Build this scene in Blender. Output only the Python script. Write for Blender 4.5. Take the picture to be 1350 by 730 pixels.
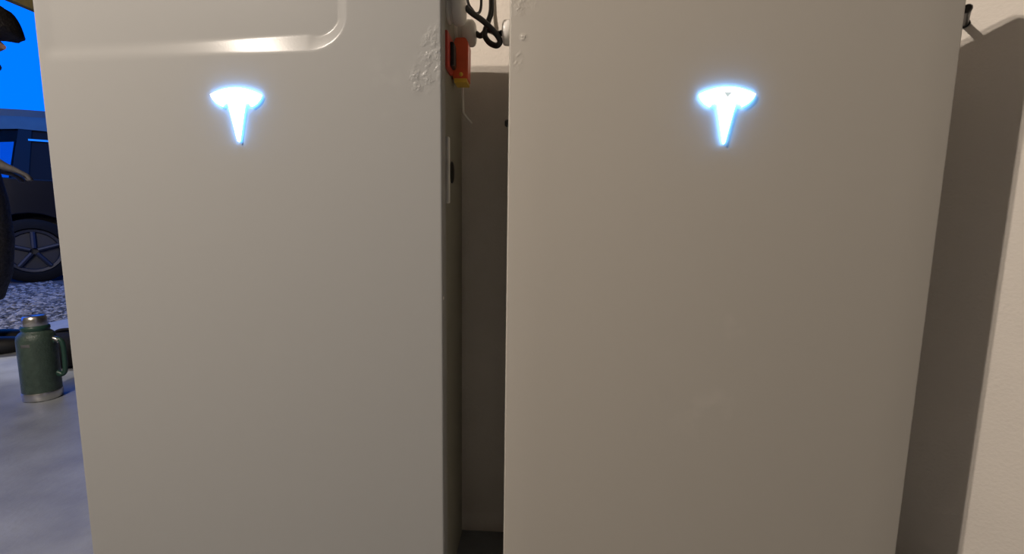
import bpy, bmesh, math, random
from mathutils import Vector, Matrix
random.seed(7)
for o in list(bpy.data.objects): bpy.data.objects.remove(o)
scn = bpy.context.scene
COL = scn.collection

# ------------------------------------------------------------------ camera
FPX = 600.0
CAM = Vector((0.0, -0.6768, 0.68))
yaw, pitch, roll = (math.radians(a) for a in (2.98, 7.11, 0.77))
fw = Vector((-math.sin(yaw)*math.cos(pitch), math.cos(yaw)*math.cos(pitch), -math.sin(pitch)))
rt = Vector((math.cos(yaw), math.sin(yaw), 0)); up = rt.cross(fw)
rt, up = math.cos(roll)*rt + math.sin(roll)*up, -math.sin(roll)*rt + math.cos(roll)*up
cam_d = bpy.data.cameras.new('camera'); cam = bpy.data.objects.new('camera', cam_d); COL.objects.link(cam)
M = Matrix((rt, up, -fw)).transposed().to_4x4(); M.translation = CAM
cam.matrix_world = M
cam_d.sensor_width = 36; cam_d.sensor_fit = 'HORIZONTAL'; cam_d.lens = 36*FPX/1350; cam_d.clip_start = 0.02
scn.camera = cam

# ------------------------------------------------------------------ sky at dusk
w = bpy.data.worlds.new('dusk_sky'); scn.world = w; w.use_nodes = True
nt = w.node_tree; bg = nt.nodes['Background']
tc = nt.nodes.new('ShaderNodeTexCoord'); sx = nt.nodes.new('ShaderNodeSeparateXYZ'); rp = nt.nodes.new('ShaderNodeValToRGB')
nt.links.new(tc.outputs['Generated'], sx.inputs[0]); nt.links.new(sx.outputs['Z'], rp.inputs[0]); nt.links.new(rp.outputs[0], bg.inputs[0])
rp.color_ramp.elements[0].position = 0.3; rp.color_ramp.elements[0].color = (0.0, 0.21, 1.6, 1); rp.color_ramp.elements[1].color = (0.03, 0.42, 1.9, 1)
bg.inputs[1].default_value = 1.0

# ------------------------------------------------------------------ lamps: a twin-bulb work light up left of the cabinets
def lamp(name, loc, power, r, col=(1.0, 0.875, 0.75)):
    l = bpy.data.lights.new(name, 'POINT'); l.energy = power; l.color = col; l.shadow_soft_size = r
    o = bpy.data.objects.new(name, l); o.location = loc; COL.objects.link(o); return o
lamp('work_light', (-1.40, -1.25, 2.03), 88, 0.012)
lamp('work_light', (-1.32, -1.15, 2.03), 88, 0.012)
lamp('yard_fill', (-3.45, 0.4, 2.35), 260, 0.05, (1.0, 0.93, 0.85))      # added unseen fill outside the doorway, makes the gravel less blue

scn.view_settings.view_transform = 'Standard'; scn.view_settings.look = 'None'
scn.view_settings.exposure = 0.0; scn.view_settings.gamma = 1.0; scn.view_settings.use_curve_mapping = False

# ------------------------------------------------------------------ materials
def mat(name, col, rough=0.5, metal=0.0, spec=0.5, var=0.0, vscale=8.0, bump=0.0, bscale=60.0, emis=None, estr=0.0, coat=0.0, coatr=0.1, detail=4):
    m = bpy.data.materials.new(name); m.use_nodes = True
    t = m.node_tree; b = t.nodes['Principled BSDF']
    b.inputs['Base Color'].default_value = (*col, 1); b.inputs['Roughness'].default_value = rough
    b.inputs['Metallic'].default_value = metal; b.inputs['Specular IOR Level'].default_value = spec
    b.inputs['Coat Weight'].default_value = coat; b.inputs['Coat Roughness'].default_value = coatr
    if emis: b.inputs['Emission Color'].default_value = (*emis, 1); b.inputs['Emission Strength'].default_value = estr
    tcn = t.nodes.new('ShaderNodeTexCoord')
    if var:
        n = t.nodes.new('ShaderNodeTexNoise'); n.inputs['Scale'].default_value = vscale; n.inputs['Detail'].default_value = detail
        t.links.new(tcn.outputs['Object'], n.inputs['Vector'])
        r = t.nodes.new('ShaderNodeValToRGB')
        r.color_ramp.elements[0].position = 0.3; r.color_ramp.elements[1].position = 0.7
        r.color_ramp.elements[0].color = (*[c*(1-var) for c in col], 1); r.color_ramp.elements[1].color = (*[min(1, c*(1+var)) for c in col], 1)
        t.links.new(n.outputs['Fac'], r.inputs[0]); t.links.new(r.outputs[0], b.inputs['Base Color'])
    if bump:
        n2 = t.nodes.new('ShaderNodeTexNoise'); n2.inputs['Scale'].default_value = bscale; n2.inputs['Detail'].default_value = 5
        t.links.new(tcn.outputs['Object'], n2.inputs['Vector'])
        bp = t.nodes.new('ShaderNodeBump'); bp.inputs['Strength'].default_value = bump; bp.inputs['Distance'].default_value = 0.01
        t.links.new(n2.outputs['Fac'], bp.inputs['Height']); t.links.new(bp.outputs[0], b.inputs['Normal'])
    return m

def cover_mat(name, blobs, smears, base):
    """glossy white powder coat under a clear film; blobs = (x, z, rx, rz) wrinkled spots of the film, smears = hand marks"""
    m = mat(name, base, rough=0.4, spec=0.04)
    t = m.node_tree; b = t.nodes['Principled BSDF']; L = t.links.new
    tcn = t.nodes.new('ShaderNodeTexCoord'); sep = t.nodes.new('ShaderNodeSeparateXYZ'); L(tcn.outputs['Object'], sep.inputs[0])
    def math_(op, a, b_=None, clamp=False):
        n = t.nodes.new('ShaderNodeMath'); n.operation = op; n.use_clamp = clamp
        for i, v in enumerate((a, b_)):
            if v is None: continue
            if isinstance(v, (int, float)): n.inputs[i].default_value = v
            else: L(v, n.inputs[i])
        return n.outputs[0]
    def blob(x, z, rx, rz):
        dx = math_('DIVIDE', math_('SUBTRACT', sep.outputs['X'], x), rx); dz = math_('DIVIDE', math_('SUBTRACT', sep.outputs['Z'], z), rz)
        d = math_('ADD', math_('MULTIPLY', dx, dx), math_('MULTIPLY', dz, dz))
        return math_('SUBTRACT', 1.0, d, True)
    def total(lst):
        s = None
        for q in lst: s = blob(*q) if s is None else math_('MAXIMUM', s, blob(*q))
        return s
    v = t.nodes.new('ShaderNodeTexNoise'); v.inputs['Scale'].default_value = 240; v.inputs['Detail'].default_value = 2; v.inputs['Distortion'].default_value = 0.6
    L(tcn.outputs['Object'], v.inputs['Vector'])
    orange = t.nodes.new('ShaderNodeTexNoise'); orange.inputs['Scale'].default_value = 500; orange.inputs['Detail'].default_value = 1
    L(tcn.outputs['Object'], orange.inputs['Vector'])
    mk = total(blobs); mk = math_('MULTIPLY', mk, mk)
    big = t.nodes.new('ShaderNodeTexNoise'); big.inputs['Scale'].default_value = 70; L(tcn.outputs['Object'], big.inputs['Vector'])
    mk = math_('MULTIPLY', mk, math_('MULTIPLY', math_('SUBTRACT', big.outputs['Fac'], 0.40), 4.0, True))
    hgt = math_('ADD', math_('MULTIPLY', v.outputs['Fac'], mk), math_('MULTIPLY', orange.outputs['Fac'], 0.012))
    bp = t.nodes.new('ShaderNodeBump'); bp.inputs['Strength'].default_value = 1.0; bp.inputs['Distance'].default_value = 0.0024
    L(hgt, bp.inputs['Height']); L(bp.outputs[0], b.inputs['Normal'])
    b.inputs['Coat Weight'].default_value = 0.15; b.inputs['Coat Roughness'].default_value = 0.2
    L(bp.outputs[0], b.inputs['Coat Normal'])
    # dusty hand smears: a little lighter and duller
    sm = t.nodes.new('ShaderNodeTexNoise'); sm.inputs['Scale'].default_value = 22; sm.inputs['Detail'].default_value = 6
    L(tcn.outputs['Object'], sm.inputs['Vector'])
    f = math_('MULTIPLY', total(smears), math_('MULTIPLY', math_('SUBTRACT', sm.outputs['Fac'], 0.5), 2.5, True), True)
    mx = t.nodes.new('ShaderNodeMix'); mx.data_type = 'RGBA'
    mx.inputs['A'].default_value = (*base, 1); mx.inputs['B'].default_value = (*[c*1.2 for c in base], 1)
    L(f, mx.inputs['Factor']); L(mx.outputs['Result'], b.inputs['Base Color'])
    return m

def glass(name, tint, opac=0.25):
    m = bpy.data.materials.new(name); m.use_nodes = True; t = m.node_tree
    out = t.nodes['Material Output']; b = t.nodes['Principled BSDF']
    b.inputs['Base Color'].default_value = (0.01, 0.012, 0.015, 1); b.inputs['Roughness'].default_value = 0.08; b.inputs['Specular IOR Level'].default_value = 0.5 if opac < .5 else 0.08
    tr = t.nodes.new('ShaderNodeBsdfTransparent'); tr.inputs[0].default_value = (*tint, 1)
    mx = t.nodes.new('ShaderNodeMixShader'); mx.inputs[0].default_value = opac
    t.links.new(tr.outputs[0], mx.inputs[1]); t.links.new(b.outputs[0], mx.inputs[2]); t.links.new(mx.outputs[0], out.inputs[0])
    return m

MT = dict(
    wall=mat('painted_wall', (0.86, 0.80, 0.73), 0.75, spec=0.2, var=0.03, vscale=5, bump=0.15, bscale=180),
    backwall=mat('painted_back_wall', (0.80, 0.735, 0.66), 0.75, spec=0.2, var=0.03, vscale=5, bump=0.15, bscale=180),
    roomwall=mat('room_wall', (0.10, 0.095, 0.085), 0.8, spec=0.2, var=0.05, vscale=3, bump=0.1, bscale=120),
    ceil=mat('ceiling_board', (0.06, 0.05, 0.04), 0.85, spec=0.2, var=0.05, vscale=3),
    concrete=mat('sealed_concrete', (0.26, 0.28, 0.31), 0.45, spec=0.5, coat=0.1, coatr=0.3, var=0.16, vscale=9, bump=0.12, bscale=70, detail=8),
    gravelbed=mat('gravel_bed', (0.075, 0.07, 0.068), 0.9, var=0.5, vscale=60, bump=0.8, bscale=90),
    timber=mat('olive_timber', (0.34, 0.27, 0.11), 0.7, var=0.2, vscale=14),
    body=mat('grey_alloy_body', (0.32, 0.305, 0.25), 0.5, metal=0.0, var=0.05, bump=0.1, bscale=200),
    bracket=mat('steel_bracket', (0.25, 0.24, 0.22), 0.5, metal=0.6, var=0.05),
    gland=mat('grey_gland_plastic', (0.74, 0.71, 0.66), 0.38, var=0.06, vscale=30),
    palegland=mat('pale_gland_plastic', (0.80, 0.77, 0.73), 0.3, var=0.05, vscale=30),
    cable=mat('black_rubber', (0.014, 0.013, 0.013), 0.35, var=0.2, vscale=40),
    red=mat('red_plastic', (0.80, 0.13, 0.05), 0.4, var=0.08, vscale=40),
    darkred=mat('dark_red_plastic', (0.55, 0.06, 0.04), 0.4, var=0.08, vscale=40),
    yellow=mat('yellow_plastic', (0.80, 0.50, 0.06), 0.4, var=0.08, vscale=40),
    black=mat('black_plastic', (0.012, 0.012, 0.012), 0.4, var=0.2, vscale=30),
    handle=mat('pale_handle', (0.85, 0.82, 0.76), 0.4, var=0.05),
    steel=mat('brushed_steel', (0.62, 0.61, 0.59), 0.28, metal=0.95, var=0.08, vscale=30),
    green=mat('hammered_green', (0.045, 0.072, 0.058), 0.42, var=0.2, vscale=60, bump=0.25, bscale=160),
    dgreen=mat('dark_green_plastic', (0.02, 0.06, 0.045), 0.4, var=0.1),
    bag=mat('black_nylon', (0.004, 0.004, 0.005), 0.8, spec=0.15, var=0.3, vscale=40, bump=0.4, bscale=200),
    emblem=mat('emblem_white', (0.9, 0.95, 1.0), 0.4, emis=(0.92, 0.98, 1.0), estr=1.6, var=0.01),
    emblem_notch=mat('emblem_notch', (0.6, 0.7, 0.75), 0.4, emis=(0.62, 0.80, 0.86), estr=0.45, var=0.01),
    emblem_rim=mat('emblem_blue_rim', (0.2, 0.4, 0.9), 0.4, emis=(0.12, 0.42, 1.0), estr=22.0, var=0.01),
    carpaint=mat('dark_car_paint', (0.004, 0.005, 0.008), 0.3, spec=0.2, coat=0.15, coatr=0.05, var=0.1),
    carroof=mat('dark_car_roof', (0.030, 0.075, 0.11), 0.4, coat=0.2, coatr=0.05, var=0.1),
    tyre=mat('tyre_rubber', (0.005, 0.005, 0.005), 0.8, spec=0.15, var=0.2),
    rim=mat('alloy_rim', (0.02, 0.021, 0.026), 0.5, metal=0.3, var=0.1),
    chrome=mat('chrome_trim', (0.7, 0.72, 0.75), 0.15, metal=1.0, var=0.02),
    glass=glass('clear_car_glass', (0.75, 0.85, 0.9), 0.12),
    tint=glass('tinted_car_glass', (0.05, 0.05, 0.06), 0.9),
    interior=mat('car_interior', (0.006, 0.006, 0.007), 0.9, var=0.1),
    skin=mat('skin', (0.62, 0.36, 0.30), 0.5, var=0.06, vscale=20),
    glove=mat('grey_knit_glove', (0.16, 0.15, 0.15), 0.85, var=0.2, vscale=60),
    coat=mat('dark_grey_wool', (0.042, 0.040, 0.042), 0.9, var=0.45, vscale=50, bump=0.5, bscale=90),
    trousers=mat('charcoal_trousers', (0.035, 0.034, 0.037), 0.9, var=0.4, vscale=40, bump=0.4, bscale=90),
    hair=mat('dark_brown_hair', (0.012, 0.009, 0.008), 0.6, var=0.5, vscale=35, bump=0.8, bscale=60),
    shoe=mat('black_shoe', (0.008, 0.008, 0.009), 0.5, var=0.2),
)

# ------------------------------------------------------------------ helpers
def empty(name, loc, label=None, cat=None, group=None, rz=0.0):
    o = bpy.data.objects.new(name, None); COL.objects.link(o); o.location = loc; o.rotation_euler[2] = rz; o.empty_display_size = 0.05
    tag(o, label, cat, group); return o
def tag(o, label=None, cat=None, group=None, kind=None):
    if label: o['label'] = label
    if cat: o['category'] = cat
    if group: o['group'] = group
    if kind: o['kind'] = kind
    return o
def obj(name, bm, m, parent=None, smooth=False, angle=40):
    me = bpy.data.meshes.new(name); bmesh.ops.recalc_face_normals(bm, faces=bm.faces[:]); bm.to_mesh(me); bm.free()
    for mm in (m if isinstance(m, (list, tuple)) else [m]): me.materials.append(mm)
    if smooth:
        for p in me.polygons: p.use_smooth = True
        try: me.set_sharp_from_angle(angle=math.radians(angle))
        except Exception: pass
    o = bpy.data.objects.new(name, me); COL.objects.link(o)
    if parent: o.parent = parent
    return o
def box(bm, x0, x1, y0, y1, z0, z1, bev=0.0, seg=2):
    g = bmesh.ops.create_cube(bm, size=1.0)
    for v in g['verts']:
        v.co = Vector(((x0+x1)/2 + v.co.x*(x1-x0), (y0+y1)/2 + v.co.y*(y1-y0), (z0+z1)/2 + v.co.z*(z1-z0)))
    if bev:
        es = list({e for v in g['verts'] for e in v.link_edges})
        bmesh.ops.bevel(bm, geom=es, offset=bev, segments=seg, profile=0.5, affect='EDGES')
    return bm
def nbox(*a, **k): return box(bmesh.new(), *a, **k)
def lathe(bm, prof, axis_o, axis_d, n=32):
    """prof = [(along, radius)]"""
    d = Vector(axis_d).normalized(); a = d.orthogonal().normalized(); b = d.cross(a); o = Vector(axis_o)
    rings = []
    for s, r in prof:
        rings.append([bm.verts.new(o + d*s + (a*math.cos(2*math.pi*i/n) + b*math.sin(2*math.pi*i/n))*max(r, 1e-5)) for i in range(n)])
    for p, q in zip(rings, rings[1:]):
        for i in range(n): bm.faces.new((p[i], p[(i+1) % n], q[(i+1) % n], q[i]))
    bm.faces.new(rings[0]); bm.faces.new(list(reversed(rings[-1])))
    return bm
def catmull(pts, n=8):
    P = [Vector(p) for p in pts]; P = [P[0]*2-P[1]] + P + [P[-1]*2-P[-2]]; out = []
    for i in range(1, len(P)-2):
        for k in range(n):
            t = k/n; a, b, c, d = P[i-1], P[i], P[i+1], P[i+2]
            out.append(0.5*((2*b) + (c-a)*t + (2*a-5*b+4*c-d)*t*t + (3*b-a-3*c+d)*t**3))
    out.append(P[-2]); return out
def tube(bm, pts, r, n=12, smooth=8):
    pts = catmull(pts, smooth) if smooth else [Vector(p) for p in pts]
    rs = r if callable(r) else (lambda t: r)
    d0 = (pts[1]-pts[0]).normalized(); a = d0.orthogonal().normalized(); rings = []
    for i, p in enumerate(pts):
        d = (pts[min(i+1, len(pts)-1)] - pts[max(i-1, 0)]).normalized()
        a = (a - d*a.dot(d)).normalized(); b = d.cross(a); rr = rs(i/(len(pts)-1))
        rings.append([bm.verts.new(p + (a*math.cos(2*math.pi*k/n) + b*math.sin(2*math.pi*k/n))*rr) for k in range(n)])
    for p, q in zip(rings, rings[1:]):
        for k in range(n): bm.faces.new((p[k], p[(k+1) % n], q[(k+1) % n], q[k]))
    bm.faces.new(rings[0]); bm.faces.new(list(reversed(rings[-1]))); return bm
def prism(bm, poly, fn, t0, t1):
    """poly [(u,v)] extruded between t0 and t1; fn(u,v,t)->xyz"""
    A = [bm.verts.new(fn(u, v, t0)) for u, v in poly]; B = [bm.verts.new(fn(u, v, t1)) for u, v in poly]; n = len(poly)
    bm.faces.new(A); bm.faces.new(list(reversed(B)))
    for i in range(n): bm.faces.new((A[i], A[(i+1) % n], B[(i+1) % n], B[i]))
    return bm

# ------------------------------------------------------------------ the garage
YW = 0.245                                   # face of the wall that carries the cabinets
CX = 0.69                                    # corner with the splayed wall
tag(obj('floor', nbox(-3.06, 2.4, -3.3, 3.5, -0.12, 0.0), MT['concrete']), 'grey sealed concrete garage floor', kind='structure')
tag(obj('wall_back', nbox(-0.86, CX+0.2, YW, YW+0.15, 0.0, 2.5), MT['backwall']), 'pale painted wall behind the two cabinets', kind='structure')
bm = bmesh.new()
dx, dy = 0.777, -0.63
prism(bm, [(CX, YW), (CX+2.2*dx, YW+2.2*dy), (CX+2.2*dx+0.63*0.15, YW+2.2*dy+0.777*0.15), (CX+0.63*0.15, YW+0.777*0.15)], lambda u, v, t: (u, v, t), 0.0, 2.5)
tag(obj('wall_right', bm, MT['wall']), 'pinkish cream splayed wall beside the cabinets', kind='structure')
bm = bmesh.new(); box(bm, -3.22, -3.06, -3.3, 0.5, 0, 2.5); box(bm, -3.22, -3.06, 3.3, 3.5, 0, 2.5); box(bm, -3.22, -3.075, 0.5, 3.3, 2.02, 2.5)
tag(obj('wall_left', bm, MT['roomwall']), 'garage wall with the open doorway', kind='structure')
tag(obj('trim_1', nbox(-3.075, -3.03, 0.5, 3.3, 1.892, 2.10, bev=0.004), MT['timber']), 'olive timber lintel over the garage doorway', kind='structure')
tag(obj('wall_far', nbox(-3.22, 2.4, 3.5, 3.62, 0, 2.5), MT['roomwall']), 'far garage wall', kind='structure')
tag(obj('wall_front', nbox(-3.22, 2.4, -3.42, -3.3, 0, 2.5), MT['roomwall']), 'garage wall opposite the cabinets', kind='structure')
tag(obj('wall_side', nbox(2.4, 2.52, -3.42, 3.62, 0, 2.5), MT['roomwall']), 'garage side wall', kind='structure')
tag(obj('ceiling', nbox(-3.22, 2.52, -3.42, 3.62, 2.5, 2.6), MT['ceil']), 'garage ceiling', kind='structure')
# ------------------------------------------------------------------ yard
tag(obj('ground', nbox(-40, -3.06, -30, 40, -0.3, -0.045), MT['gravelbed']), 'gravel yard outside the doorway', kind='structure')
bm = bmesh.new(); bmesh.ops.create_icosphere(bm, subdivisions=1, radius=1.0)
ico_v = [v.co.copy() for v in bm.verts]; ico_f = [tuple(v.index for v in f.verts) for f in bm.faces]; bm.free()
gv, gf, gi = [], [], []
for i in range(9000):
    t = random.random()**1.3
    x = -3.09 - 2.1*t; y = 1.0 + random.random()*1.5 + 1.4*t
    r = random.uniform(0.009, 0.026); an = random.random()*6.28; ca_, sa_ = math.cos(an)*r, math.sin(an)*r
    s1, s2, s3 = random.uniform(.8, 1.3), random.uniform(.7, 1.1), random.uniform(.5, .8)*r; n0 = len(gv); mi = random.randrange(3)
    for c in ico_v:
        k = random.uniform(.82, 1.12); cx, cy = c.x*s1*k, c.y*s2*k
        gv.append((x+cx*ca_-cy*sa_, y+cx*sa_+cy*ca_, -0.045+r*0.35+c.z*s3*k))
    gf += [tuple(n0+q for q in f) for f in ico_f]; gi += [mi]*len(ico_f)
gm = [mat('stone_'+n, c, 0.8, var=0.25, vscale=30) for n, c in (('grey', (.12, .115, .11)), ('dark', (.04, .038, .036)), ('pale', (.21, .20, .19)))]
me = bpy.data.meshes.new('gravel'); me.from_pydata(gv, [], gf)
for q in gm: me.materials.append(q)
me.polygons.foreach_set('material_index', gi)
go = bpy.data.objects.new('gravel', me); COL.objects.link(go)
tag(go, 'loose grey gravel stones outside the garage doorway', 'gravel', kind='stuff')

# ------------------------------------------------------------------ the two wall cabinets
W, H, DEP, ZB = 0.609, 1.099, 0.193, 0.03
def sstep(a, b, x):
    t = min(1, max(0, (x-a)/(b-a))); return t*t*(3-2*t)
def recess(x, z):
    """depth of the pressed panel in the upper part of the left cover; local x from centre, z above base"""
    zl = (0.902 + 0.015*(x+0.30)/0.43) - ZB               # lower lip
    xr = 0.168 + 0.10*(z-(0.99-ZB))*0.5                         # right lip
    R, RX = 0.045, 0.055                                   # the corner is drawn out sideways
    px, pz = (x-(xr-RX))*R/RX, (zl+R)-z
    if px > 0 and pz > 0: d = math.hypot(px, pz) - R      # <0 inside
    else: d = max(px, pz) - R
    ang = 0.0
    if px > 0: ang = 1.0 if pz <= 0 else min(1, max(0, math.atan2(px, pz)/(math.pi/2)))
    wd = 0.029 - 0.019*ang                                # lip gets narrower up the side
    soft = sstep(-0.24, 0.10, x)
    # straight sloped lip, rounded at both ends
    t = min(1, max(0, -d/wd)); e = 0.16 + 0.30*(1-soft)
    def ramp(t):
        if t < e: return t*t/(2*e)
        if t > 1-e: return (1-e) - (1-t)**2/(2*e)
        return t-e/2
    v = ramp(t)/(1-e)
    return v*(0.0050 - 0.0024*(1-soft))*sstep(0, 0.05, H-z)*sstep(-W/2, -W/2+0.03, x)
def front_cover(parent, m, pressed):
    bm = bmesh.new(); R = 0.0028; hw = W/2
    # perimeter-rounded front face with side returns
    offs = [(0, 0.028)] + [(R*(1-math.cos(a)), R*(1-math.sin(a))) for a in [i*math.pi/10 for i in range(6)]]
    xs = [-hw+o for o, _ in offs]; zs0 = [o for o, _ in offs]
    def lines(a, b, step): n = max(1, round((b-a)/step)); return [a+(b-a)*i/n for i in range(1, n)]
    xin = lines(-hw+R, hw-R, 0.003 if pressed else 0.05)
    zin = (lines(R, 0.85, 0.06) + [0.85] + lines(0.85, 0.985, 0.0018) + [0.985] + lines(0.985, H-R, 0.012)) if pressed else lines(R, H-R, 0.06)
    X = xs + xin + [-x for x in reversed(xs)]; Z = zs0 + zin + [H-z for z in reversed(zs0)]
    YX = [y for _, y in offs]; ny = len(offs)
    def yof(i, n): return YX[i] if i < ny else (YX[n-1-i] if n-1-i < ny else 0.0)
    grid = []
    for j, z in enumerate(Z):
        row = []
        for i, x in enumerate(X):
            yx, yz = yof(i, len(X)), yof(j, len(Z))
            y = max(yx, yz)
            if pressed and y < R*0.9 and x < hw-0.02: y += recess(x, z)
            row.append(bm.verts.new((x, y, z)))
        grid.append(row)
    for j in range(len(Z)-1):
        for i in range(len(X)-1): bm.faces.new((grid[j][i], grid[j][i+1], grid[j+1][i+1], grid[j+1][i]))
    o = obj('front_cover', bm, m, parent, smooth=True, angle=80); return o

U = 0.0001689
EMB = [(0, 160)] + [(225*s, 160 + 55*(s**2)) for s in (0.2, 0.4, 0.6, 0.8, 0.93)] + [(225, 215), (219, 232), (205, 257), (172, 290), (131, 315), (124, 300), (112, 290), (90, 287), (72, 290),
       (54, 370), (27, 500), (5, 606), (0, 614)]
def emblem(parent, x, zt, notch):
    poly = [(u, v) for u, v in EMB] + [(-u, v) for u, v in reversed(EMB[1:-1])]
    def scaled(k, cx=0, cv=300): return poly
    fn = lambda u, v, t: (x+u*U, t, zt-(v-160)*U)
    e = obj('emblem', prism(bmesh.new(), poly, fn, -0.0052, -0.0044), MT['emblem'], parent); e['label'] = 'glowing white T-shaped emblem'
    r = obj('emblem_rim', prism(bmesh.new(), poly, fn, -0.0044, 0.0002), MT['emblem_rim'], e); r['label'] = 'blue halo light around the emblem'
    if notch:
        obj('emblem_notch', prism(bmesh.new(), [(-32, 203), (32, 203), (0, 242)], fn, -0.0055, -0.0051), MT['emblem_notch'], e)
    return e
def cabinet(xc, label, cover_m, pressed, notch):
    t = empty('battery_cabinet', (xc, 0, ZB), label, 'battery cabinet')
    front_cover(t, cover_m, pressed)
    hw = W/2
    bm = prism(bmesh.new(), [(0.028, 0.003), (DEP, 0.003), (DEP, H-0.125), (0.028, H-0.008)], lambda u, v, q: (q, u, v), -hw+0.002, hw-0.002)
    bmesh.ops.bevel(bm, geom=bm.edges[:], offset=0.003, segments=2, affect='EDGES'); obj('body', bm, MT['body'], t, True)
    obj('wall_bracket', nbox(-hw+0.05, hw-0.05, DEP, YW-0.0005, 0.08, H-0.16, bev=0.003), MT['bracket'], t)
    emblem(t, 0.0, 0.867-ZB, notch)
    return t
XL, XR = -0.4449, 0.2609
cm_l = cover_mat('glossy_white_cover', [(0.294, 0.882, 0.030, 0.06), (0.275, 0.85, 0.03, 0.03)], [(0.22, 0.85, 0.03, 0.06)], (0.375, 0.372, 0.362))
cm_r = cover_mat('smeared_cover_brightened', [(-0.286, 0.955, 0.026, 0.03), (-0.293, 0.875, 0.012, 0.02), (-0.284, 0.905, 0.008, 0.008)],
                 [(0.035, 0.50, 0.02, 0.045), (0.0, 0.36, 0.06, 0.05)], (0.455, 0.425, 0.38))  # base lightened and warmed to stand in for light missing on this cover
L_ = cabinet(XL, 'white wall battery cabinet with a curved pressed lip above its glowing emblem', cm_l, True, False)
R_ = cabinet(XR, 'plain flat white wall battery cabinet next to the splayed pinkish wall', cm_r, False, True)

# fittings on the side of the left cabinet that faces the gap  (local x = +W/2)
hx = W/2 - 0.002
def gland(parent, y, z, r, ln, m, sgn=1):
    bm = bmesh.new()
    p = [(0, r*1.0), (ln*.10, r*1.0), (ln*.14, r*.90), (ln*.30, r*.90), (ln*.34, r*1.06), (ln*.38, r*1.1), (ln*.80, r*1.08), (ln*.9, r*1.0), (ln*.97, r*.8), (ln, r*.55)]
    lathe(bm, p, (sgn*hx, y, z), (sgn, 0, 0), 28)
    g = obj('cable_gland', bm, m, parent, True, 50)
    return g
gland(L_, 0.062, 1.003-ZB, 0.0235, 0.027, MT['gland'])
gland(L_, 0.135, 0.993-ZB, 0.0195, 0.034, MT['gland'])
gland(R_, 0.10, 0.980-ZB, 0.0175, 0.020, MT['palegland'], -1)
obj('switch_plate', nbox(hx, hx+0.006, 0.028, 0.072, 0.905-ZB, 0.958-ZB, bev=0.002), MT['darkred'], L_)
sp = obj('switch_knob', nbox(hx+0.004, hx+0.012, 0.045, 0.068, 0.912-ZB, 0.948-ZB, bev=0.003), MT['black'], L_)
hd = obj('side_handle', nbox(hx, hx+0.006, 0.034, 0.044, 0.705-ZB, 0.806-ZB, bev=0.002), MT['handle'], L_)
bm = bmesh.new(); bmesh.ops.create_uvsphere(bm, u_segments=16, v_segments=10, radius=1.0)
for v in bm.verts: v.co = Vector((hx+0.001+v.co.x*0.004, 0.085+v.co.y*0.012, 0.757-ZB+v.co.z*0.018))
obj('handle_latch', bm, MT['black'], hd, True)
obj('side_stub', lathe(bmesh.new(), [(0, .006), (.012, .006), (.014, .004)], (-hx, 0.10, 0.839-ZB), (-1, 0, 0), 12), MT['black'], R_, True)
bm = bmesh.new(); lathe(bm, [(0, .003), (.0015, .003), (.002, .002)], (hx+0.0005, 0.006, 0.56-ZB), (1, 0, 0), 10)
obj('screw', bm, MT['handle'], L_, True)

# red lockout block hanging in the gap
lk = empty('lockout_block', (-0.127, 0.10, 0.902), 'red lockout block with yellow bottom strip hanging below the grey glands', 'lockout device')
bm = bmesh.new(); prism(bm, [(-.0115, 0.002), (-.0125, .004), (-.013, .052), (-.008, .066), (.008, .066), (.0125, .058), (.0115, .002)], lambda u, v, t: (u, t, v), -0.016, 0.016)
bmesh.ops.bevel(bm, geom=bm.edges[:], offset=0.0012, segments=2, affect='EDGES'); obj('block', bm, MT['red'], lk, True)
obj('bottom_strip', nbox(-.0105, .0105, -.0165, .014, -.003, .0035, bev=.001), MT['yellow'], lk)
bm = bmesh.new(); lathe(bm, [(0, .0032), (.001, .0032), (.0016, .002)], (0.001, -.0158, .0095), (0, -1, 0), 16); obj('yellow_stud', bm, MT['yellow'], lk, True)
bm = bmesh.new(); tube(bm, [(-.004, .034, .004), (-.004, .036, -.030), (-.002, .040, -.040), (.006, .070, -.048)], 0.0017, 8); obj('hasp_wire', bm, MT['handle'], lk, True)

# cables
def G(px, py, y):                      # point on the line of sight at depth y, used to read positions off the photograph
    d = fw + rt*((px-675)/FPX) - up*((py-365)/FPX); return CAM + d*((y-CAM.y)/d.y)
bm = bmesh.new(); tube(bm, [(-0.1150, 0.062, 1.003), G(622, 17, .070), G(636, 27, .085), G(650, 40, .09), G(659, 53, .095), G(655, 60, .10), G(645, 56, .105), G(639, 46, .11), G(642, 33, .112), G(647, 18, .115), G(648, 0, .12), G(646, -40, .13), G(640, -90, .14)], 0.0046)
tag(obj('power_cable', bm, MT['cable'], None, True), 'thick black cable looped from the nearer grey gland and rising between the cabinets', 'cable')
bm = bmesh.new(); tube(bm, [(-0.1090, 0.135, 0.993), G(634, 47, .135), G(642, 40, .128), G(650, 42, .118), G(655, 45, .105), (-0.062, 0.10, 0.980)], 0.0046)
tag(obj('link_cable', bm, MT['cable'], None, True), 'short black cable joining a grey gland to the pale gland across the gap', 'cable')
bm = bmesh.new(); tube(bm, [G(612, -60, .19), G(614, -20, .19), G(617, 3, .19), G(622, 12, .195), G(628, 18, .205), G(634, 10, .215), G(634, -30, .225), G(632, -70, .232)], 0.0026)
tag(obj('signal_cable', bm, MT['cable'], None, True), 'thin black cable loop behind the thick cable, against the wall', 'cable')

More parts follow.
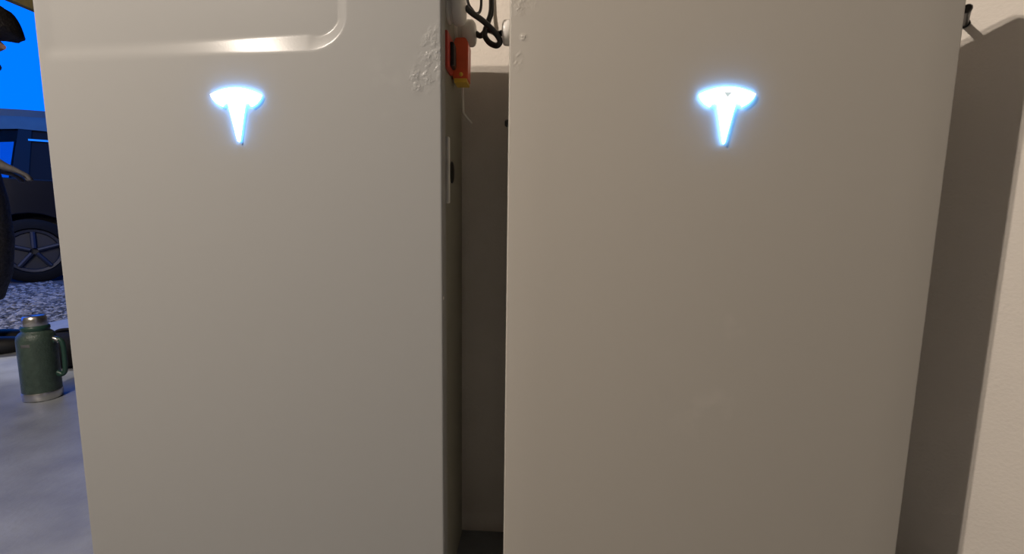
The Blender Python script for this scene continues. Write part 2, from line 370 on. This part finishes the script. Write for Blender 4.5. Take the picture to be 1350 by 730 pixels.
# black wall clip beside the right cabinet
bw = Vector((0.738, 0.2061, 1.030)); nrm = Vector((-0.63, -0.777, 0))
wc = empty('wall_clip', bw, 'small black clip fixed to the splayed wall beside the cabinet', 'clip')
obj('clip_base', lathe(bmesh.new(), [(0, .0075), (.003, .0075), (.004, .006)], (0, 0, 0), nrm, 16), MT['black'], wc, True)
obj('clip_pin', lathe(bmesh.new(), [(0, .0055), (.068, .0055), (.071, .0065), (.078, .0065), (.080, .005)], (0, 0, 0), nrm, 16), MT['black'], wc, True)

# ------------------------------------------------------------------ vacuum flask on the floor
FL = Vector((-1.825, 0.858, 0))
fl = empty('vacuum_flask', FL, 'dark green steel vacuum flask with silver cap standing on the concrete floor', 'flask')
fl.scale = (0.9, 0.9, 1.0)
obj('body', lathe(bmesh.new(), [(.030, .060), (.033, .0605), (.225, .0605), (.240, .058), (.250, .050), (.256, .042), (.262, .040)], (0, 0, 0), (0, 0, 1), 48), MT['green'], fl, True, 60)
obj('base_band', lathe(bmesh.new(), [(0, .055), (.003, .061), (.028, .0625), (.032, .061)], (0, 0, 0), (0, 0, 1), 48), MT['steel'], fl, True, 60)
obj('collar', lathe(bmesh.new(), [(.258, .042), (.264, .044), (.272, .044), (.276, .040)], (0, 0, 0), (0, 0, 1), 40), MT['dgreen'], fl, True, 60)
obj('cap', lathe(bmesh.new(), [(.274, .037), (.278, .039), (.300, .037), (.310, .034), (.313, .028), (.313, .0)], (0, 0, 0), (0, 0, 1), 40), MT['steel'], fl, True, 50)
hv = Vector((0.97, 0.25, 0)).normalized(); pv = Vector((-hv.y, hv.x, 0))
bm = bmesh.new()
hp = [(.056, .215), (.070, .222), (.084, .214), (.090, .190), (.089, .120), (.084, .095), (.070, .086), (.057, .092)]
pts = catmull([hv*a + Vector((0, 0, z)) for a, z in hp], 6)
tube(bm, pts, 0.0085, 12, 0); hdl = obj('handle', bm, MT['dgreen'], fl, True, 60)
for zz in (.220, .090):
    bm = bmesh.new(); tube(bm, [hv*.052 + Vector((0, 0, zz)), hv*.060 + Vector((0, 0, zz+.004)), hv*.076 + Vector((0, 0, zz-.004))], .0095, 10, 4); obj('handle_clasp', bm, MT['steel'] if zz > .2 else MT['dgreen'], hdl, True)
tov = Vector((CAM.x-FL.x, CAM.y-FL.y, 0)).normalized(); ts = Vector((-tov.y, tov.x, 0))
bm = bmesh.new()
A = []
for zz in (.205, .216):
    A.append([bm.verts.new((math.cos(a)*.0612, math.sin(a)*.0612, zz)) for a in [math.atan2(tov.y, tov.x) - 0.85 + 0.07*i for i in range(8)]])
for i in range(7): bm.faces.new((A[0][i], A[0][i+1], A[1][i+1], A[1][i]))
bmesh.ops.solidify(bm, geom=bm.faces[:], thickness=0.001)
obj('name_plate', bm, MT['steel'], fl)

# black bag behind the flask
bg_ = empty('tool_bag', (-2.10, 1.225, 0), 'black soft tool bag on the floor behind the green flask', 'bag')
bm = bmesh.new(); bmesh.ops.create_uvsphere(bm, u_segments=28, v_segments=16, radius=1.0)
for v in bm.verts:
    c = v.co; f = lambda s, p: math.copysign(abs(s)**p, s)
    v.co = Vector((f(c.x, .7)*.13, f(c.y, .7)*.10, .075+f(c.z, .75)*.075))
obj('pouch', bm, MT['bag'], bg_, True, 80)
bm = bmesh.new(); tube(bm, [(-.09, 0, .11), (-.07, .01, .150), (0, .015, .160), (.07, .01, .150), (.09, 0, .11)], .008, 10); obj('carry_strap', bm, MT['bag'], bg_, True)

# ------------------------------------------------------------------ dark car in the yard (side view, facing to the right)
hd_ = Vector((0.62, 0.785, 0)).normalized(); ca = math.atan2(hd_.y, hd_.x)
car = empty('parked_car', (-5.38, 3.92, -0.045), 'dark car parked on the gravel outside the doorway', 'car', rz=ca)
# local: x forward from rear axle, y to the left side (away from camera is +y? camera side is -y), z up
HW = 0.90
def side_prism(poly, y0, y1): return prism(bmesh.new(), poly, lambda u, v, t: (u, t, v), y0, y1)
lower = [(-0.95, .42), (-0.98, .75), (-0.95, 1.02), (-0.90, 1.10), (0.6, 1.08), (1.9, 1.04), (2.4, 1.00), (3.35, .88), (3.55, .70), (3.55, .40), (3.4, .28), (3.08, .28)]
arc = lambda cx: [(cx+.39*math.cos(a), .34+.39*math.sin(a)) for a in [math.pi*i/12 for i in range(0, 13)]]
lower += [(2.70+.39, .30)] + arc(2.70) + [(2.70-.39, .26), (.39, .26)] + arc(0.0) + [(-.39, .30), (-.85, .32)]
bm = side_prism(lower, -HW+.85, HW+.85)
b = obj('body_shell', bm, MT['carpaint'], car)
bv = b.modifiers.new('bevel', 'BEVEL'); bv.width = .035; bv.segments = 3; bv.limit_method = 'ANGLE'; bv.angle_limit = 0.9
YC = 0.85     # centre line offset: wheels of the near side at y = 0
def cab(z):   # half width of the greenhouse at height z
    return HW-.03 - (z-1.06)*0.36
roofp = [(-0.72, 1.60), (-0.60, 1.68), (-.2, 1.80), (.5, 1.86), (1.2, 1.83), (1.65, 1.70)]
bm = bmesh.new(); rows = []
for th in (0, -.075):
    for a, z in catmull([(a, 0, z) for a, z in roofp], 5) and [(p.x, p.z) for p in catmull([(a, 0, z) for a, z in roofp], 5)]:
        hw = cab(z)+.03
        rows.append([bm.verts.new((a, YC+hw*s, z+th+(.035*(1-s*s) if th == 0 else 0))) for s in (-1, -.96, -.7, -.3, .3, .7, .96, 1)])
n = len(rows)//2
for blk in (rows[:n], rows[n:]):
    for p, q in zip(blk, blk[1:]):
        for i in range(7): bm.faces.new((p[i], p[i+1], q[i+1], q[i]))
for i in range(n-1):
    for j in (0, 7): bm.faces.new((rows[i][j], rows[i+1][j], rows[n+i+1][j], rows[n+i][j]))
for i in (0, n-1):
    for j in range(7): bm.faces.new((rows[i][j], rows[i][j+1], rows[n+i][j+1], rows[n+i][j]))
obj('roof', bm, MT['carroof'], car, True, 45)
def slab(quad, s, th, name, m, parent, inset=0.0):
    """quad of (a,z) on the greenhouse side s"""
    bm = bmesh.new(); f, bk = [], []
    for a, z in quad:
        y = cab(z)-inset; f.append(bm.verts.new((a, YC+s*y, z))); bk.append(bm.verts.new((a, YC+s*(y-th), z)))
    bm.faces.new(f); bm.faces.new(list(reversed(bk)))
    for i in range(len(quad)): j = (i+1) % len(quad); bm.faces.new((f[i], f[j], bk[j], bk[i]))
    return obj(name, bm, m, parent)
for s in (-1, 1):
    slab([(-.93, 1.07), (-.66, 1.07), (-.40, 1.56), (-.66, 1.58)], s, .05, 'pillar', MT['carpaint'], car)
    slab([(-.10, 1.07), (.02, 1.07), (.10, 1.64), (.0, 1.63)], s, .05, 'pillar', MT['carpaint'], car)
    slab([(.85, 1.05), (.96, 1.05), (.92, 1.68), (.82, 1.68)], s, .05, 'pillar', MT['carpaint'], car)
    slab([(1.95, 1.03), (2.08, 1.03), (1.64, 1.60), (1.52, 1.65)], s, .05, 'pillar', MT['carpaint'], car)
    slab([(-.66, 1.07), (-.10, 1.07), (.0, 1.63), (-.40, 1.56)], s, .008, 'side_window', MT['glass'], car, .02)
    slab([(.02, 1.07), (.85, 1.05), (.82, 1.68), (.10, 1.64)], s, .008, 'side_window', MT['tint'], car, .02)
    slab([(.96, 1.05), (1.95, 1.03), (1.52, 1.65), (.92, 1.68)], s, .008, 'side_window', MT['tint'], car, .02)
    slab([(.06, 1.50), (.84, 1.53), (.84, 1.55), (.06, 1.52)], s, .004, 'trim_strip', MT['chrome'], car, -.006)
bm = bmesh.new()
vs = [bm.verts.new(c) for c in ((2.02, YC-.84, 1.03), (2.02, YC+.84, 1.03), (1.60, YC+.66, 1.64), (1.60, YC-.66, 1.64))]; bm.faces.new(vs)
bmesh.ops.solidify(bm, geom=bm.faces[:], thickness=.008); obj('windscreen', bm, MT['tint'], car)
bm = bmesh.new()
vs = [bm.verts.new(c) for c in ((-.92, YC-.84, 1.09), (-.92, YC+.84, 1.09), (-.69, YC+.68, 1.56), (-.69, YC-.68, 1.56))]; bm.faces.new(vs)
bmesh.ops.solidify(bm, geom=bm.faces[:], thickness=.008); obj('rear_window', bm, MT['glass'], car)
obj('wheel_well', nbox(-.45, .45, .16, 1.55, .25, .80, bev=.02), MT['interior'], car)
for s in (-1, 1): slab([(-.66, 1.57), (-.40, 1.55), (.0, 1.62), (1.52, 1.64), (1.5, 1.74), (.5, 1.83), (-.2, 1.76), (-.55, 1.66)], s, .04, 'roof_rail', MT['carroof'], car, -.004)
obj('seat_row', nbox(.15, .75, YC-.7, YC+.7, .5, 1.45, bev=.06), MT['interior'], car)
for a in (0.0, 2.70):
    for s in (-1, 1):
        y = YC + s*.85
        wh = obj('wheel', lathe(bmesh.new(), [(-.11, .24), (-.11, .30), (-.085, .335), (.085, .335), (.11, .30), (.11, .24), (.06, .22)], (a, y, .335), (0, s, 0), 36), MT['tyre'], car, True, 50)
        bm = bmesh.new(); lathe(bm, [(.06, .235), (.095, .225), (.09, .20), (.07, .19), (.07, .0)], (a, y, .335), (0, s, 0), 30)
        rm = obj('wheel_rim', bm, MT['rim'], wh, True, 50)
        for q in range(5):
            an = q*2*math.pi/5+.3; bm = bmesh.new()
            tube(bm, [(a+.03*math.cos(an), y+s*.098, .335+.03*math.sin(an)), (a+.2*math.cos(an), y+s*.088, .335+.2*math.sin(an))], .022, 8, 0); sp_ = obj('spoke', bm, MT['rim'], rm, True); sp_.parent = wh
obj('sill_strip', nbox(.42, 2.28, -.055, -.03, .27, .33, bev=.01), MT['chrome'], car)
obj('bumper_strip', nbox(-.96, -.42, -.06, -.03, .36, .40, bev=.01), MT['chrome'], car)
obj('tail_lamp', nbox(-.99, -.80, -.052, .06, .82, 1.02, bev=.02), MT['darkred'], car, True)

# ------------------------------------------------------------------ person at the doorway, in profile, facing the yard side (right)
PB = Vector((-2.775, 1.32, 0)); pf = Vector((0.62, 0.785, 0)).normalized(); pl = Vector((-pf.y, pf.x, 0))
person = empty('person', PB, 'person in a dark grey coat and bushy dark hat standing by the doorway', 'person')
def W3(a, l, z): return pf*a + pl*l + Vector((0, 0, z))
def skin_mesh(name, nodes, edges, m, parent, root=0, lv=2):
    me = bpy.data.meshes.new(name); me.from_pydata([W3(*n[:3]) for n in nodes], edges, []); me.materials.append(m)
    o = bpy.data.objects.new(name, me); COL.objects.link(o); o.parent = parent
    sk = o.modifiers.new('skin', 'SKIN'); sk.use_smooth_shade = True
    if not me.skin_vertices: me.attributes
    bpy.context.view_layer.objects.active = o
    if len(me.skin_vertices) == 0:
        bpy.ops.mesh.customdata_skin_add()
    for i, n in enumerate(nodes):
        r = n[3]; me.skin_vertices[0].data[i].radius = (r, r) if not isinstance(r, tuple) else r
        me.skin_vertices[0].data[i].use_root = (i == root)
    ss = o.modifiers.new('sub', 'SUBSURF'); ss.levels = lv; ss.render_levels = lv
    return o
# (forward, left, up, radius)
N = [(-.02, 0, .93, .15), (0, 0, 1.10, .15), (.05, 0, 1.27, .155), (.10, 0, 1.36, .10), (.135, 0, 1.42, .055),          # pelvis, waist, chest, shoulders, neck
     (.02, .10, .86, .105), (.085, .11, .50, .075), (.00, .11, .10, .05),
     (.02, -.10, .86, .105), (.085, -.11, .50, .075), (.00, -.11, .10, .05),
     (.09, .19, 1.35, .07), (.03, .25, 1.10, .055), (.16, .22, .93, .042),
     (.09, -.19, 1.35, .07), (.03, -.25, 1.10, .055), (.17, -.22, .92, .042)]
E_ = [(0, 1), (1, 2), (2, 3), (3, 4), (0, 5), (5, 6), (6, 7), (0, 8), (8, 9), (9, 10), (3, 11), (11, 12), (12, 13), (3, 14), (14, 15), (15, 16)]
body = skin_mesh('body', N, E_, MT['coat'], person)
# head: shaped ellipsoid with brow, nose, chin
def blobmesh(fn, nu=28, nv=20):
    bm = bmesh.new(); bmesh.ops.create_uvsphere(bm, u_segments=nu, v_segments=nv, radius=1.0)
    for v in bm.verts: v.co = fn(v.co.copy())
    return bm
HC = (.150, 0, 1.50)
def headf(c):
    a, l, z = c.x*.098, c.y*.075, c.z*.118
    if c.z < 0: a *= 1-.10*abs(c.z); l *= 1-.28*c.z*c.z
    if c.x > 0.3:
        nose = math.exp(-((c.y/.16)**2) - ((c.z+.15)/.20)**2); a += .028*nose
        a += .010*math.exp(-(c.y/.35)**2-((c.z+.75)/.2)**2) - .008*math.exp(-((abs(c.y)-.38)/.15)**2-((c.z-.08)/.12)**2)
        a -= .006*math.exp(-(c.y/.3)**2-((c.z+.52)/.06)**2)
    return W3(HC[0]+a, HC[1]+l, HC[2]+z)
hdm = obj('head', blobmesh(headf, 40, 30), MT['skin'], person, True, 80)
for s in (-1, 1):
    obj('ear', blobmesh(lambda c: W3(HC[0]-.01+c.x*.018, s*(.075+.008)+c.y*.009, HC[2]-.01+c.z*.032), 12, 8), MT['skin'], hdm, True)
    obj('eye', blobmesh(lambda c: W3(HC[0]+.083+c.x*.010, s*.030+c.y*.013, HC[2]+.008+c.z*.009), 12, 8), MT['handle'], hdm, True)
# bushy hat with a full front
def hatf(c):
    z = c.z*.10 if c.z > 0 else c.z*.06
    a = math.copysign(abs(c.x)**.6, c.x)*(.125+(.015 if c.x > 0 else 0)); l = c.y*.105
    dz = -.022*max(0, c.x)**2
    wob = 1+.05*math.sin(9*c.x+3*c.z)*math.sin(8*c.y+2)
    return W3(HC[0]+.048+a*wob, l*wob, HC[2]+.075+z*wob+dz)
obj('hat', blobmesh(hatf), MT['hair'], person, True, 80)
obj('scarf', blobmesh(lambda c: W3(.150+c.x*.10, c.y*.085, 1.385+c.z*.045), 20, 12), MT['hair'], person, True)
# long coat skirt
bm = bmesh.new(); rings = []
for z, ra, rl, a0 in ((1.12, .155, .20, .01), (.95, .175, .21, .02), (.75, .185, .22, .035), (.55, .18, .22, .045), (.38, .165, .21, .04), (.28, .15, .20, .02)):
    rings.append([bm.verts.new(W3(a0+ra*math.cos(t), rl*math.sin(t), z+.02*math.sin(3*t)*(z < .3))) for t in [i*2*math.pi/28 for i in range(28)]])
for p, q in zip(rings, rings[1:]):
    for i in range(28): bm.faces.new((p[i], p[(i+1) % 28], q[(i+1) % 28], q[i]))
cs = obj('coat_skirt', bm, MT['coat'], person, True, 80); sd = cs.modifiers.new('thick', 'SOLIDIFY'); sd.thickness = .012
# hands: palm plus five bent fingers
for s in (-1, 1):
    wx, wl, wz = (.17, -.22, .92) if s < 0 else (.16, .22, .93)
    nn = [(wx-.02, wl, wz+.02, .030), (wx+.035, wl, wz-.02, (.036, .020)), (wx+.065, wl, wz-.035, (.034, .018))]; ee = [(0, 1), (1, 2)]
    for q in range(4):
        off = (-.024+.016*q); ln = (.85, 1.0, .95, .75)[q]
        b0 = len(nn); nn += [(wx+.085, wl+off, wz-.042, .0095), (wx+.085+.03*ln, wl+off, wz-.060, .0085), (wx+.085+.045*ln, wl+off*1.02, wz-.085, .0075)]
        ee += [(2, b0), (b0, b0+1), (b0+1, b0+2)]
    b0 = len(nn); nn += [(wx+.03, wl-s*.035, wz-.015, .011), (wx+.065, wl-s*.05, wz-.03, .009)]; ee += [(1, b0), (b0, b0+1)]
    skin_mesh('hand', nn, ee, MT['glove'], person, 0, 1)
    obj('shoe', blobmesh(lambda c: W3(.11+c.x*(.16), s*.11+c.y*(.05), max(0.0, .035+c.z*(.05-.012*c.x))), 24, 14), MT['shoe'], person, True, 80)
